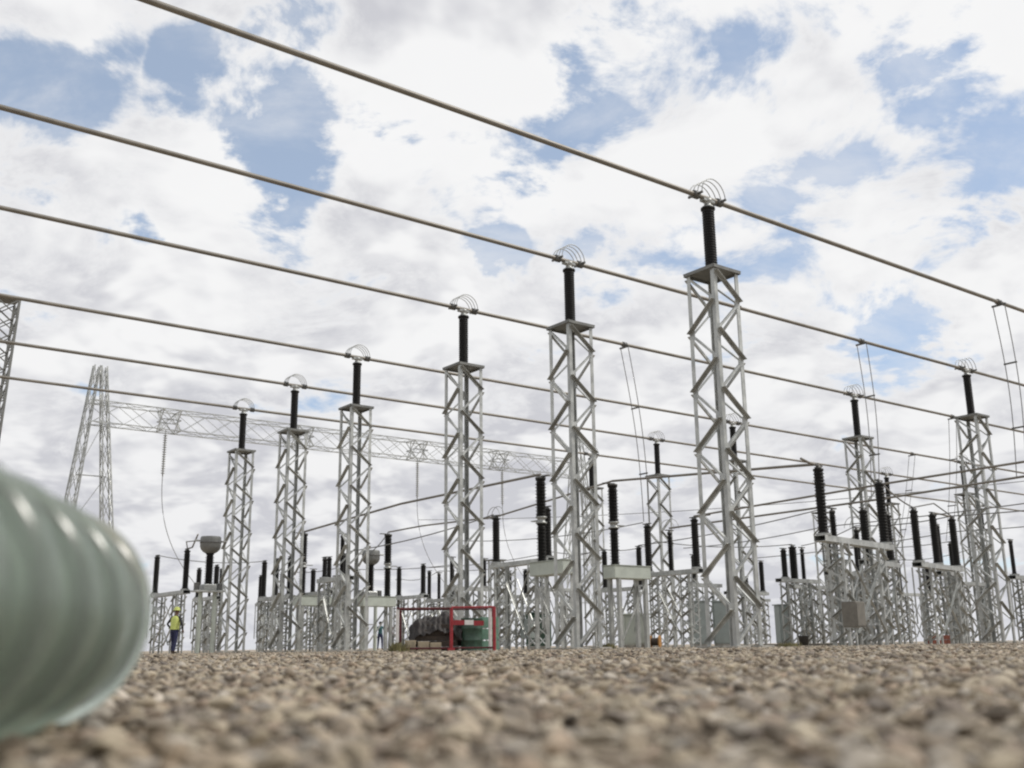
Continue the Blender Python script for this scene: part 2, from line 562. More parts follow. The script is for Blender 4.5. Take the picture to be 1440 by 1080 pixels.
def lattice(parent, a, z0, H, per, lw, bw, lt=0.014, bt=0.009, mt='galvanised_steel', cx=0.0, cy=0.0):
    """four angle legs and single lacing on the four faces"""
    lm = leg_mesh(H, lw, lt)
    for k, (sx, sy) in enumerate(((1, 1), (-1, 1), (-1, -1), (1, -1))):
        ob('leg', lm, mt, parent, (cx + sx * a / 2, cy + sy * a / 2, z0), (0, 0, k * PI / 2))
    m0, m1 = 0.12, 0.06
    p_ = (H - m0 - m1) / per
    iw = bw * .8; ai = a - lw * 2 - .01; ao = a - 0.03
    lo, hi, top = 0.0, p_ * .5, p_
    # opposite faces carry the same zigzag; the two diagonals of a panel are turned over: one flange out, one flange in
    M = {(1, 'u'): brace_mesh(ao, lo, hi - .03, bw, bt, True), (1, 'd'): brace_mesh(ai, top - .07, hi + .07, iw, bt, False),
         (0, 'u'): brace_mesh(ai, lo + .04, hi - .07, iw, bt, False), (0, 'd'): brace_mesh(ao, top - .03, hi + .03, bw, bt, True),
         (3, 'u'): brace_mesh(ao, hi - .03, lo, bw, bt, True), (3, 'd'): brace_mesh(ai, hi + .07, top - .07, iw, bt, False),
         (2, 'u'): brace_mesh(ai, hi - .07, lo + .04, iw, bt, False), (2, 'd'): brace_mesh(ao, hi + .03, top - .03, bw, bt, True)}
    for f in range(4):
        rz = f * PI / 2
        ox = math.sin(rz) * (a / 2 + 0.004); oy = -math.cos(rz) * (a / 2 + 0.004)
        kf = {0: 0, 1: 3, 2: 2, 3: 1}[f]
        for k in range(per):
            for q in 'ud':
                ob('brace', M[kf, q], mt, parent, (cx + ox, cy + oy, z0 + m0 + k * p_), (0, 0, rz))


def insulator_mesh(L, rc, rs, pitch=0.055, n=18):
    def mk():
        prof = [(rc * .2, 0), (rc * 1.25, 0), (rc * 1.25, .05), (rc, .06)]
        z = .085; k = 0
        while z < L - .09:
            r = rs if k % 2 == 0 else rs * .86
            prof += [(rc, z - .012), (r, z - .006), (r, z + .004), (rc, z + .022)]
            z += pitch; k += 1
        prof += [(rc, L - .06), (rc * 1.25, L - .05), (rc * 1.25, L), (rc * .2, L)]
        return MB().lathe(prof, n)
    return cached(('insulator', L, rc, rs, pitch, n), mk)


def disc_mesh(r, h, name='flange', n=18):
    return cached((name, r, h, n), lambda: MB().lathe([(0.001, 0), (r, 0), (r, h), (0.001, h)], n, False))


# ------------------------------------------------------------------ tubular busbars on their lattice towers
TUBE_Z, PLATE_Z, SIDE = 11.1, 9.10, 0.89


def hoop_mesh():
    def mk():
        pts = [(0.43 * math.cos(a), 0, 0.43 * math.sin(a) * 1.05) for a in np.linspace(0.02, PI - 0.02, 17)]
        return MB().tube(pts, 0.013, 6)
    return cached('corona_hoop', mk)


def plate_mesh():
    def mk():
        m = MB(); h = .505
        m.box((-h, -h, 0), (h, h, 0.02))
        for k in range(4):                      # turned-down channel edge
            a = k * PI / 2; c_, s_ = math.cos(a), math.sin(a)
            P = [Vector((c_ * x - s_ * y, s_ * x + c_ * y, z)) for (x, y, z) in ((-h + .016, -h, -.06), (h - .016, -h, -.06))]
            q = Vector((-s_, c_, 0))
            m.prism([(0, 0), (.014, 0), (.014, .058), (0, .058)], P[0], P[1], q, (0, 0, 1))
        return m
    return cached('top_plate', mk)


def saddle_mesh():
    def mk():
        m = MB()
        m.lathe([(0.01, 0), (.155, 0), (.155, .03), (.10, .06), (.085, .13), (.12, .17), (.12, .24), (.01, .24)], 16)
        m.bar((-.2, 0, .19), (.2, 0, .19), .16, .07)
        return m
    return cached('saddle', mk)


def clamp_mesh():
    def mk():
        m = MB()
        m.tube([(-.09, 0, 0), (-.085, 0, 0), (.085, 0, 0), (.09, 0, 0)], [.08, .105, .105, .08], 14)
        m.bar((0, -.24, 0), (0, .24, 0), .05, .05)
        return m
    return cached('tube_clamp', mk)


def bus_support(n, row, label):
    t = thing('bus_support_tower', label, 'tower', yard(ROW * row, tube_t(n)), TH, 'lattice towers carrying the busbar tubes')
    lattice(t, SIDE, 0.02, PLATE_Z - 0.09, 6, .112, .07)
    if row == 0 and n <= 3:
        gus = cached('gusset_plate', lambda: MB().prism([(-.075, -.1), (.075, -.14), (.075, .14), (-.075, .1)], (0, 0, 0), (0, .0028, 0), (1, 0, 0), (0, 0, 1)))
        p_ = (PLATE_Z - 0.09 - .18) / 6
        for f in range(4):
            rz = f * PI / 2
            flip = f in (1, 2)
            for k in range(13):
                side_ = (-1 if k % 2 == 0 else 1) * (-1 if flip else 1)
                x_ = side_ * (SIDE / 2 - .1); y_ = -(SIDE / 2 + .0033)
                if k in (0, 12): continue
                ob('gusset_plate', gus, 'galvanised_steel', t, (math.cos(rz) * x_ - math.sin(rz) * y_, math.sin(rz) * x_ + math.cos(rz) * y_, .14 + k * p_ * .5), (0, 0, rz))
    bp = cached('base_plate', lambda: MB().box((-.22, -.22, -.05), (.22, .22, .075), .012))
    for sx in (-1, 1):
        for sy in (-1, 1):
            ob('base_plate', bp, 'concrete', t, (sx * (SIDE / 2 - .04), sy * (SIDE / 2 - .04), 0))
    ob('top_plate', plate_mesh(), 'weathered_steel', t, (0, 0, PLATE_Z - .02))
    L = TUBE_Z - .07 - .19 - PLATE_Z - .035
    ob('base_flange', disc_mesh(.19, .035), 'cast_metal', t, (0, 0, PLATE_Z))
    ob('insulator', insulator_mesh(round(L, 3), .147, .157, .034), 'black_insulator', t, (0, 0, PLATE_Z + .035))
    ob('saddle', saddle_mesh(), 'cast_metal', t, (0, 0, TUBE_Z - .26))
    for sx in (-1, 1):
        ob('tube_clamp', clamp_mesh(), 'dark_cast_metal', t, (sx * .43, 0, TUBE_Z))
    for y in (-.22, -.075, .075, .22):
        ob('corona_hoop', hoop_mesh(), 'cast_metal', t, (0, y, TUBE_Z))


ORDN = {1: 'first', 2: 'second', 3: 'third', 4: 'fourth', 5: 'fifth', 6: 'sixth'}
row_txt = {0: 'in the near row', 1: 'in the second row', 2: 'in the third row', 3: 'in the farthest row'}
for row, ns in ((0, (1, 2, 3, 4, 5, 6)), (1, (2, 3, 4, 5, 6)), (2, (4, 5, 6)), (3, (6,))):
    for n in ns:
        lab = f'galvanised lattice tower with black insulator under the {ORDN[n]} busbar from above, {row_txt[row]}'
        if (n, row) == (1, 0):
            lab = 'nearest and tallest galvanised lattice tower, black insulator carrying the topmost busbar'
        bus_support(n, row, lab)
for n in range(1, 7):
    m = MB().tube([(x, 0, 0) for x in np.linspace(-34, 105, 30)], 0.062, 14)
    o = ob('busbar_tube', m, 'aluminium_tube', None, yard(0, tube_t(n), TUBE_Z), (0, 0, TH))
    tag(o, f'long straight aluminium busbar tube, {ORDN[n]} from the top of the picture', 'busbar', 'parallel busbar tubes overhead')


# ------------------------------------------------------------------ equipment in the bays
def stand_pair(t, span, zb, mt='galvanised_steel', side=.46, per=4):
    """two lattice columns under a beam that runs along local x"""
    for sx in (-1, 1):
        lattice(t, side, 0.0, zb, per, .075, .055, .01, .007, mt, cx=sx * span)
    for y in (-1, 1):
        for sx in (-1, 1):
            m = MB().angle((-sx * (span - side / 2 - .01), 0, .35), (sx * (span - side / 2 - .01), 0, zb - .45), (0, 0, 1), (0, y, 0), .06, .008)
            ob('cross_brace', m, mt, t, (0, y * (side / 2 + .012) * (1 if sx > 0 else .9), 0))


def beam_mesh(hl, w=.34, h=.16):
    return cached(('beam', hl, w, h), lambda: MB().box((-hl, -w / 2, 0), (hl, w / 2, .014)).box((-hl, -w / 2, .014), (hl, -w / 2 + .014, h - .014))
                  .box((-hl, w / 2 - .014, .014), (hl, w / 2, h - .014)).box((-hl, -w / 2, h - .014), (hl, w / 2, h)))


def disconnector(label, s, t_, rz, posts, hl, rs=.148, top=4.6, ins=1.7, span=None, arm=None, box=None, mt='galvanised_steel', colour='black_insulator', group='disconnectors on lattice stands', lower=True):
    t = thing('disconnector', label, 'switchgear', yard(s, t_), TH + rz, group)
    zb = top - ins - .30
    stand_pair(t, span if span else hl * .62, zb, mt)
    ob('beam', beam_mesh(hl), mt, t, (0, 0, zb + .002))
    for k, x in enumerate(posts):
        ob('base_flange', disc_mesh(.2, .06), 'cast_metal', t, (x, 0, zb + .164))
        ob('insulator', insulator_mesh(round(ins, 3), round(rs * .78, 3), rs, .045), colour, t, (x, 0, zb + .226))
        ob('terminal', cached('terminal', lambda: MB().lathe([(.01, 0), (.10, 0), (.10, .05), (.05, .07), (.05, .12), (.01, .12)], 12).bar((-.2, 0, .095), (.2, 0, .095), .09, .035)),
           'dark_cast_metal', t, (x, 0, zb + .228 + ins))
        if lower:
            ob('drive_shaft', cached(('drive_shaft', round(zb, 2)), lambda: MB().tube([(0, 0, .7), (0, 0, zb)], .028, 8)), mt, t, (x * .985, .27, 0))
    if arm:
        z = zb + ins + .32
        ob('contact_arm', MB().tube([(arm[0], 0, z), ((arm[0] + arm[1]) / 2, 0, z + .02), (arm[1], 0, z + arm[2])], .035, 8), 'aluminium_tube', t)
    if box:
        b_ = ob('mechanism_box', MB().box((-.27, -.2, 0), (.27, .2, .66), .015), box[0], t, (box[1], -.46, box[2]))
        ob('door', MB().box((-.235, -.012, .04), (.235, 0, .62)), box[0], b_, (0, -.202, 0))
    return t


def breaker(label, s, t_, rz, top=5.6, housing=1.7, side=1, low=1.25, upp=1.25):
    """one pole of a live tank breaker: legs, pale housing, support column and interrupter"""
    t = thing('circuit_breaker_pole', label, 'circuit breaker', yard(s, t_), TH + rz, 'single breaker poles on pale housings')
    zi = top - low - upp - .34
    zh = zi - .45
    c0 = side * housing * .32
    for x in (c0 - housing * .36, c0 + housing * .36):
        for y in (-.22, .22):
            ob('leg', cached(('breaker_leg', round(zh, 2)), lambda: MB().angle((-.06, -.06, 0), (-.06, -.06, zh), (1, 0, 0), (0, 1, 0), .13, .012)), 'galvanised_steel', t, (x, y, 0))
        ob('tie', MB().bar((x, -.16, .5), (x, .16, zh - .2), .06, .012, (1, 0, 0)), 'galvanised_steel', t)
    for y in (-.29, .29):
        ob('cross_brace', MB().bar((c0 - housing * .34, y, .3), (c0 + housing * .34, y, zh - .15), .07, .01, (0, 1, 0)), 'galvanised_steel', t)
    h_ = ob('housing', MB().box((c0 - housing / 2, -.3, zh), (c0 + housing / 2, .3, zi - .02), .02), 'pale_green_paint', t)
    ob('lid', MB().box((c0 - housing / 2 - .03, -.33, 0), (c0 + housing / 2 + .03, .33, .018)), 'pale_green_paint', h_, (0, 0, zi - .018))
    ob('support_insulator', insulator_mesh(low, .12, .17), 'black_insulator', t, (0, 0, zi + .002))
    fl = cached('breaker_flange', lambda: MB().lathe([(.01, 0), (.19, 0), (.19, .04), (.13, .06), (.13, .16), (.19, .18), (.19, .22), (.01, .22)], 18).bar((.1, 0, .11), (.46, 0, .11), .16, .03))
    ob('flange', fl, 'cast_metal', t, (0, 0, zi + low + .004))
    ob('interrupter', insulator_mesh(upp, .135, .185), 'black_insulator', t, (0, 0, zi + low + .226))
    ob('terminal_cap', cached('terminal_cap', lambda: MB().lathe([(.01, 0), (.18, 0), (.18, .05), (.09, .09), (.01, .09)], 18).bar((-.1, 0, .07), (-.42, 0, .07), .14, .03)),
       'dark_cast_metal', t, (0, 0, zi + low + upp + .228))
    return t


def current_transformer(label, s, t_, top=4.8, col='black_insulator'):
    t = thing('current_transformer', label, 'current transformer', yard(s, t_), TH, 'current transformers with mushroom heads')
    zb = top - .82 - 1.25 - .32
    for sx in (-.3, .3):
        ob('leg', cached(('ct_leg', round(zb, 2)), lambda: MB().tube([(0, 0, 0), (0, 0, zb)], .085, 12)), 'pale_green_paint', t, (sx, 0, 0))
    ob('tie_bar', MB().bar((-.22, 0, zb * .5), (.22, 0, zb * .5), .08, .05), 'galvanised_steel', t)
    ob('platform', MB().box((-.6, -.32, 0), (.6, .32, .07)), 'galvanised_steel', t, (0, 0, zb + .001))
    ob('base_tank', MB().box((-.27, -.27, 0), (.27, .27, .24), .03), 'cast_metal', t, (0, 0, zb + .073))
    for sx in (-.48, .48):
        ob('terminal_box', MB().box((-.09, -.1, 0), (.09, .1, .3), .01), 'dark_cast_metal', t, (sx, 0, zb + .073))
    ob('insulator', insulator_mesh(1.25, .13, .185), col, t, (0, 0, zb + .315))
    hd = ob('head', MB().lathe([(.01, 0), (.19, 0), (.30, .07), (.38, .16), (.42, .27), (.42, .62), (.39, .68), (.01, .72)], 24), 'weathered_steel', t, (0, 0, zb + 1.567))
    ob('band', MB().lathe([(.42, .40), (.435, .41), (.435, .46), (.42, .47)], 24), 'dark_cast_metal', hd)
    for sx in (-1, 1):
        ob('terminal', MB().tube([(sx * .46, 0, .5), (sx * .68, 0, .5)], .04, 8), 'cast_metal', hd)
    return t


def post_support(label, s, t_, top=4.6, ins=1.7, group='single insulator posts on lattice stands', hoops=False):
    t = thing('insulator_post', label, 'insulator post', yard(s, t_), TH, group)
    zb = top - ins - .28
    lattice(t, .46, 0.0, zb, 4, .075, .055, .01, .007)
    ob('top_plate', cached('post_plate', lambda: MB().box((-.3, -.3, 0), (.3, .3, .05))), 'weathered_steel', t, (0, 0, zb + .001))
    ob('insulator', insulator_mesh(round(ins, 3), .085, .128), 'black_insulator', t, (0, 0, zb + .053))
    ob('terminal', cached('post_terminal', lambda: MB().lathe([(.01, 0), (.11, 0), (.11, .05), (.05, .08), (.05, .16), (.01, .16)], 12).bar((-.22, 0, .13), (.22, 0, .13), .1, .04)),
       'dark_cast_metal', t, (0, 0, zb + ins + .055))
    if hoops:
        for y in (-.14, .14):
            ob('corona_hoop', hoop_mesh(), 'cast_metal', t, (0, y, zb + ins + .2), (0, 0, PI / 2))
    return t


HP = PI / 2
disconnector('large disconnector on crossed lattice stand with brown drive box, beside the tallest tower', 6.8, 1.25, R(10), (-1.95, 1.95), 2.2, top=4.8, ins=1.75,
             span=1.15, arm=(-1.95, -2.9, .08), box=('brown_box_paint', -1.55, .5))
disconnector('disconnector with two black posts on lattice stand, beside the second row tower at the edge', 16.05, 4.3, R(11), (-1.85, -.1, 1.85), 2.05, top=4.6, span=1.2, arm=(-.1, 1.85, 0))
disconnector('disconnector with two black posts on short beam, between the two nearest towers', 9.5, 11.07, HP, (-1.22, 1.22), 1.45, top=4.6, span=.8, arm=(-1.22, -2.0, .02))
disconnector('disconnector with a grey drive box, behind the left side of the second tower', 4.0, 13.1, HP, (-1.5, 1.5), 1.7, top=4.8, ins=1.6, span=.85, box=('grey_cabinet_paint', .2, .4))
disconnector('distant disconnector with two thin posts, next to the worker in yellow', -1.7, 32.6, HP, (-2.0, 2.0), 2.25, top=4.6, span=1.3, arm=(-2.0, -3.2, .55))
disconnector('low disconnector half hidden between the fifth and sixth towers', 3.6, 32.5, HP, (-1.5, 0.05, 1.5), 1.8, top=4.5, span=1.1)
disconnector('lone disconnector with a single thick black post, behind the black bucket', 22.9, 15.1, 0, (-1.1,), 1.35, rs=.2, top=4.6, span=.75)
disconnector('distant disconnector seen between the second tower and the short-beam disconnector', 15.7, 20.4, HP, (-1.2, 1.2), 1.4, top=4.6, span=.75)
disconnector('distant disconnector under the second row towers, behind the crossed lattice stand', 29.9, 10.9, 0, (-1.5, 1.5), 1.7, top=4.7, span=.95)
disconnector('farthest disconnector behind the row of towers, seen through their lattices', 37.8, 18.9, 0, (-1.5, 1.5), 1.7, top=4.7, span=.95)

disconnector('low disconnector with short posts and pale box, between the fourth and fifth towers', 0.9, 21.2, HP, (-.9, .9), 1.25, top=3.7, ins=.7, rs=.11, span=.7, box=('pale_green_paint', .2, 1.3))
disconnector('low disconnector behind the lattice of the sixth tower', 1.6, 36.5, HP, (-1.2, 1.2), 1.5, top=4.3, ins=1.4, span=.8)
disconnector('far low disconnector in the gap between the fifth and sixth towers', 6.1, 38.6, HP, (-1.4, 1.4), 1.7, top=4.2, ins=1.4, span=.9)
disconnector('far low disconnector behind the fourth tower lattice', 7.8, 34.3, 0, (-1.3, 1.3), 1.6, top=4.2, ins=1.4, span=.9)
disconnector('distant stand with small posts behind the mushroom head transformer at the fourth tower', 10.5, 31.0, HP, (-1.2, 1.2), 1.5, top=4.3, ins=1.4, span=.8)
disconnector('distant disconnector low behind the cabinets', 24.7, 20.5, 0, (-1.3, 1.3), 1.6, top=4.4, ins=1.5, span=.9)
disconnector('far disconnector at the back of the second bay, between second row towers', 35.4, 21.3, 0, (-1.3, 1.3), 1.6, top=4.4, ins=1.5, span=.9)
disconnector('disconnector stand just behind the crossed lattice stand', 11.4, 3.6, R(10), (-.9, .9), 1.2, top=4.3, ins=1.5, span=.7)
rnd0 = random.Random(21)
for (s_, t_, rz_, tp, lab) in (
        (15.5, 28.7, HP, 4.4, 'far disconnector seen past the left side of the second tower'),
        (12.7, 31.5, HP, 4.3, 'far disconnector right behind the third tower lattice'),
        (14.1, 23.6, 0, 4.5, 'far disconnector seen just past the second tower, behind the pale box'),
        (18.2, 17.5, 0, 4.5, 'disconnector crowded behind the short-beam disconnector'),
        (17.4, 9.2, 0, 4.5, 'disconnector crowded behind the crossed lattice stand, below the third busbar'),
        (21.6, 7.2, R(8), 4.5, 'disconnector between the crossed lattice stand and the edge disconnector'),
        (31.6, 6.9, 0, 4.5, 'far disconnector seen through the lattice of the edge tower'),
        (4.3, 29.3, HP, 4.4, 'disconnector crowded between the fifth and sixth towers'),
        (8.6, 23.0, 0, 4.4, 'disconnector behind the long pale box beside the fourth tower'),
        (19.6, 13.2, 0, 4.5, 'disconnector crowded behind the tallest tower lattice'),
        (27.6, 7.0, 0, 4.5, 'disconnector behind the edge disconnector, under the second row towers'),
        (4.6, 43.0, HP, 4.4, 'most distant disconnector behind the sixth tower'),
        (32.2, 26.2, 0, 4.4, 'most distant disconnector in the gap beside the tallest tower foot')):
    q_ = rnd0.choice((1.15, 1.4, 1.75)); sp_ = rnd0.uniform(.8, 1.5)
    disconnector(lab, s_, t_, rz_, rnd0.choice(((-sp_, sp_), (-sp_, sp_ * .3), (-sp_ * .8,))), sp_ + .25, rs=rnd0.choice((.1, .12, .145)), top=tp - 1.5 + q_, ins=q_, span=sp_ * .7)
breaker('breaker pole with thick black column, in front of the second tower', 2.59, 10.18, HP, 5.6, side=-1)
breaker('breaker pole with tall two-stage black column and pale box, at the second tower', 5.67, 10.03, 0, 5.6, side=1)
breaker('breaker pole standing clear on a long pale box, beside the fourth tower', 5.51, 24.94, 0, 5.2, side=-1)
breaker('breaker pole with pale box behind the fifth tower', 2.52, 27.4, 0, 5.3, side=1)
current_transformer('current transformer with grey mushroom head, left of the sixth tower', -2.65, 25.38, 4.8)
current_transformer('current transformer with grey mushroom head, beside the fourth tower', 6.16, 27.62, 4.8)
post_support('single black insulator post far behind the red frame, left one', 17.6, 44.0, 4.6)
post_support('single black insulator post far behind the red frame, by the third tower', 16.2, 37.0, 4.6)
post_support('insulator post with hoop rings on top, between third and second towers', 5.9, 17.2, 5.2, 1.5, hoops=True)
post_support('dark insulator post showing through the fourth tower lattice', 3.44, 25.4, 5.2, 1.7)
post_support('distant insulator post just past the edge of the glass insulators', -4.6, 36.0, 4.6, 1.6)
post_support('insulator post with hoop rings, behind the short-beam disconnector', 13.9, 15.4, 5.0, 1.6, hoops=True)
post_support('insulator post half hidden behind the crossed lattice stand', 13.0, 6.4, 4.9, 1.7)
post_support('insulator post at the far side of the second row', 25.0, 17.0, 4.9, 1.7)
post_support('insulator post behind the cabinets and the tallest tower', 19.3, 9.8, 4.9, 1.7, hoops=True)


# ------------------------------------------------------------------ conductors between the equipment
def conductor(label, pts, r, name='conductor', sag=0.0, cat='conductor', group='conductors strung between the equipment'):
    """pts in yard coordinates (s, t, z)"""
    P = [yard(*q) for q in pts]; out = []
    for a, b_ in zip(P[:-1], P[1:]):
        n = 10 if sag else 1
        for k in range(n):
            f = k / n
            out.append(a.lerp(b_, f) - Vector((0, 0, sag * 4 * f * (1 - f))))
    out.append(P[-1])
    o0 = out[0].copy()
    o = ob(name, MB().tube([q - o0 for q in out], r, 8), 'conductor_wire' if r < .03 else 'aluminium_tube', None, o0)
    return tag(o, label, cat, group)


conductor('rigid conductor tube from the breaker pole by the fifth tower to the second tower', [(2.52, 27.4, 5.33), (2.55, 19, 5.66), (2.59, 10.18, 5.64)], .045)
conductor('conductor rising from the second tower to the large disconnector beside the tallest tower', [(5.67, 10.03, 5.66), (4.88, 2.0, 4.95), (4.88, .9, 4.86)], .04)
conductor('thin conductor between the two breaker poles, passing under the third tower top', [(5.51, 24.94, 5.25), (5.8, 22.5, 5.32), (5.9, 17.2, 5.17), (5.67, 10.03, 5.66)], .035)
conductor('conductor from the short-beam disconnector running out at the picture edge', [(9.5, 9.85, 4.66), (9.6, 2, 4.85), (9.8, -9, 5.0)], .035)
conductor('conductor tube hung below the droppers, behind the crossed lattice stand', [(13.9, 15.4, 5.0), (14.3, 5.45, 5.1), (14.2, 0, 5.2), (14.2, -11, 5.3)], .04)
conductor('sagging wire from the second row disconnector towards the fourth tower', [(8.9, 24.5, 5.0), (9.3, 12.3, 4.66)], .018, sag=.25)
conductor('wire from the far second row post to the cabinets', [(25.0, 17.0, 4.9), (19.3, 9.8, 4.88), (17.86, 4.65, 4.66)], .022, sag=.12)
conductor('wire from the edge disconnector out past the second row tower', [(17.86, 4.65, 4.66), (19.0, -6, 5.0)], .022, sag=.2)
conductor('thin wire crossing behind the second tower to the far disconnector', [(15.7, 19.2, 4.66), (13.0, 6.4, 4.88)], .022, sag=.15)
conductor('thin wire between far insulator posts behind the red frame', [(17.6, 44.0, 4.6), (16.2, 37.0, 4.6), (15.7, 21.6, 4.66)], .02, sag=.3)
conductor('wire from the mushroom head transformer to the nearby breaker pole', [(6.16, 27.62, 4.6), (5.51, 24.94, 5.25)], .022, sag=.1)
conductor('bent wire from left mushroom head transformer down to the far disconnector', [(-3.2, 25.6, 4.48), (-2.9, 27.5, 4.62), (-1.7, 30.6, 4.62)], .025)
conductor('wire from the far disconnector to the low one behind the sixth tower', [(-1.7, 34.6, 4.62), (3.6, 34.0, 4.5)], .02, sag=.2)
conductor('wire between the farthest disconnectors behind the towers', [(31.4, 10.9, 4.76), (36.3, 18.9, 4.76)], .02, sag=.25)
conductor('wire leading from the lone disconnector into the second row', [(24.0, 15.1, 4.66), (28.4, 10.9, 4.76)], .02, sag=.2)
conductor('low wire running on from the lone disconnector behind the cabinets', [(21.8, 15.1, 4.66), (16.9, 19.2, 4.9), (15.7, 21.6, 4.66)], .02, sag=.2)

conductor('thin wire low across the gap right of the tallest tower', [(18.2, 18.7, 4.6), (16.25, 9.2, 4.6), (16.0, -6, 4.8)], .02, sag=.12)
conductor('second thin wire low across the gap right of the tallest tower', [(24.7, 21.8, 4.5), (22.75, 7.4, 4.6), (23.5, -4, 4.8)], .02, sag=.15)
conductor('thin wire far behind the second and third towers', [(12.7, 32.6, 4.4), (14.1, 23.6, 4.62), (15.7, 21.6, 4.66)], .02, sag=.15)
conductor('thin wire crossing behind the fourth and third towers', [(6.1, 37.2, 4.3), (7.8, 34.3, 4.3), (12.7, 30.4, 4.4)], .02, sag=.15)
conductor('thin wire from the short-post disconnector to the third tower side', [(.9, 20.3, 3.8), (3.9, 14.6, 4.86)], .022, sag=.15)
conductor('overhead earth wire high behind the second row towers', [(21.0, 47.0, 9.0), (31.6, 6.9, 7.6), (34.0, -8, 8.0)], .018, sag=.5)
conductor('slack jumper wire over the edge disconnector', [(14.25, 3.96, 4.66), (16.0, 4.2, 4.95), (17.86, 4.65, 4.66)], .025)
conductor('wire leaving the large disconnector towards the edge disconnector', [(8.7, 1.6, 4.86), (14.25, 3.96, 4.66)], .025, sag=.1)


def dropper(label, n, s, end, lean=0.25):
    """a pair of wires hanging from a busbar to a conductor or terminal below; end in yard coordinates"""
    top = yard(s, tube_t(n), TUBE_Z - .05)
    t = thing('dropper', label, 'dropper wires', top, TH, 'twin wires hanging from the busbars')
    ob('clamp', cached('dropper_clamp', lambda: MB().tube([(-.1, 0, .05), (-.09, 0, .05), (.09, 0, .05), (.1, 0, .05)], [.07, .095, .095, .07], 12).bar((0, -.24, -.06), (0, .24, -.06), .06, .06).bar((0, 0, .0), (0, 0, -.06), .08, .08)), 'dark_cast_metal', t)
    e = yard(*end) - top
    e = Matrix.Rotation(-TH, 4, 'Z') @ e
    for y in (-.2, .2):
        pts = []
        for k in range(15):
            f = k / 14
            q = Vector((0, y, -.08)).lerp(Vector((e.x, e.y + y * .8, e.z)), f)
            q.x += lean * math.sin(PI * f)
            pts.append(q)
        ob('wire', MB().tube(pts, .015, 6), 'conductor_wire', t)
    for f in (.34, .72):
        q = Vector((0, 0, -.08)).lerp(Vector((e.x, e.y, e.z)), f); q.x += lean * math.sin(PI * f)
        ob('spacer', MB().bar((q.x, q.y - .22, q.z), (q.x, q.y + .22, q.z), .05, .05), 'dark_cast_metal', t)


dropper('twin dropper wires hanging from the topmost busbar at the picture edge', 1, 14.2, (14.2, 0, 5.24), .3)
dropper('twin dropper wires hanging from the second busbar, behind the tallest tower', 2, 14.4, (14.3, 5.45, 5.14), .25)
dropper('twin dropper wires hanging from the third busbar, beside the second tower', 3, 7.35, (9.4, 12.2, 4.7), .2)
dropper('twin dropper wires hanging from the third busbar in front of the second row edge tower', 3, 29.9, (28.4, 10.95, 4.8), .2)
dropper('twin dropper wires hanging from the fourth busbar towards the farthest disconnector', 4, 37.8, (36.3, 18.9, 4.8), .2)


# ------------------------------------------------------------------ line gantry and mast
def xlattice_joined(name, parent, corners0, corners1, per, lw, bw, mt='weathered_steel', loc=(0, 0, 0)):
    """far lattice of four chords (each a part) and its thin lacing as one part"""
    C0 = [Vector(q) for q in corners0]; C1 = [Vector(q) for q in corners1]
    for a, b_ in zip(C0, C1):
        ob('chord', MB().bar(a, b_, lw, lw), mt, parent, loc)
    m = MB()
    for f in range(4):
        a0, a1 = C0[f], C1[f]; b0, b1 = C0[(f + 1) % 4], C1[(f + 1) % 4]
        for k in range(per):
            f0, f1 = k / per, (k + 1) / per
            m.bar(a0.lerp(a1, f0), b0.lerp(b1, f1), bw, bw)
            m.bar(b0.lerp(b1, f0), a0.lerp(a1, f1), bw * .8, bw * .8)
    o = ob(name, m, mt, parent, loc); o['kind'] = 'stuff'
    return o


GT, GZ = 47.0, 14.0
gan = thing('line_gantry', 'tall lattice gantry with long trussed beam, far beyond the smallest tower', 'gantry', yard(-1.8, GT), TH)
for gx in (0.0, 38.0):
    for sy in (-1, 1):                                         # A-frame legs splayed across the beam
        c0 = [(gx + sy * 1.85 + x * 1.15, y, 0) for x, y in ((-.32, -.4), (.32, -.4), (.32, .4), (-.32, .4))]
        c1 = [(gx + sy * .2 + x * .5, y * .5, 16.9) for x, y in ((-.32, -.4), (.32, -.4), (.32, .4), (-.32, .4))]
        xlattice_joined('lacing', gan, c0, c1, 11, .07, .034, 'galvanised_steel')
hw = .62
for gx in (0.0, 38.0):
    for z in (3.4, 6.8, 10.2):
        w_ = 1.85 - 1.65 * z / 16.9
        ob('cross_tie', MB().bar((gx - w_, 0, z), (gx + w_, 0, z), .06, .06), 'galvanised_steel', gan)
        w2 = 1.85 - 1.65 * (z + 3.4) / 16.9
        ob('cross_tie', MB().bar((gx - w_, .03, z), (gx + w2, .03, z + 3.4), .035, .035), 'galvanised_steel', gan)
xlattice_joined('lacing', gan, [(-.35, -hw, GZ - .65), (-.35, hw, GZ - .65), (-.35, hw, GZ + .65), (-.35, -hw, GZ + .65)],
                [(37.7, -hw, GZ - .65), (37.7, hw, GZ - .65), (37.7, hw, GZ + .65), (37.7, -hw, GZ + .65)], 21, .055, .03, 'galvanised_steel')
for sx in (4.4, 13.5, 22.6, 30.0):
    m = MB()
    for x in (-.55, .55):
        for (a, b_) in (((-hw, -.65), (hw, .65)), ((hw, -.65), (-hw, .65)), ((-hw, 0), (hw, 0)), ((0, -.65), (0, .65)), ((-hw, -.65), (hw, -.65)), ((-hw, .65), (hw, .65))):
            m.bar((sx + x, a[0], GZ + a[1]), (sx + x, b_[0], GZ + b_[1]), .045, .045)
    for z in (-.66, .0, .66):
        for y in (-hw, hw):
            m.bar((sx - .55, y, GZ + z), (sx + .55, y, GZ - z), .045, .045)
            m.bar((sx - .55, y, GZ + z), (sx + .55, y, GZ + z), .045, .045)
    ob('attachment_frame', m, 'galvanised_steel', gan)
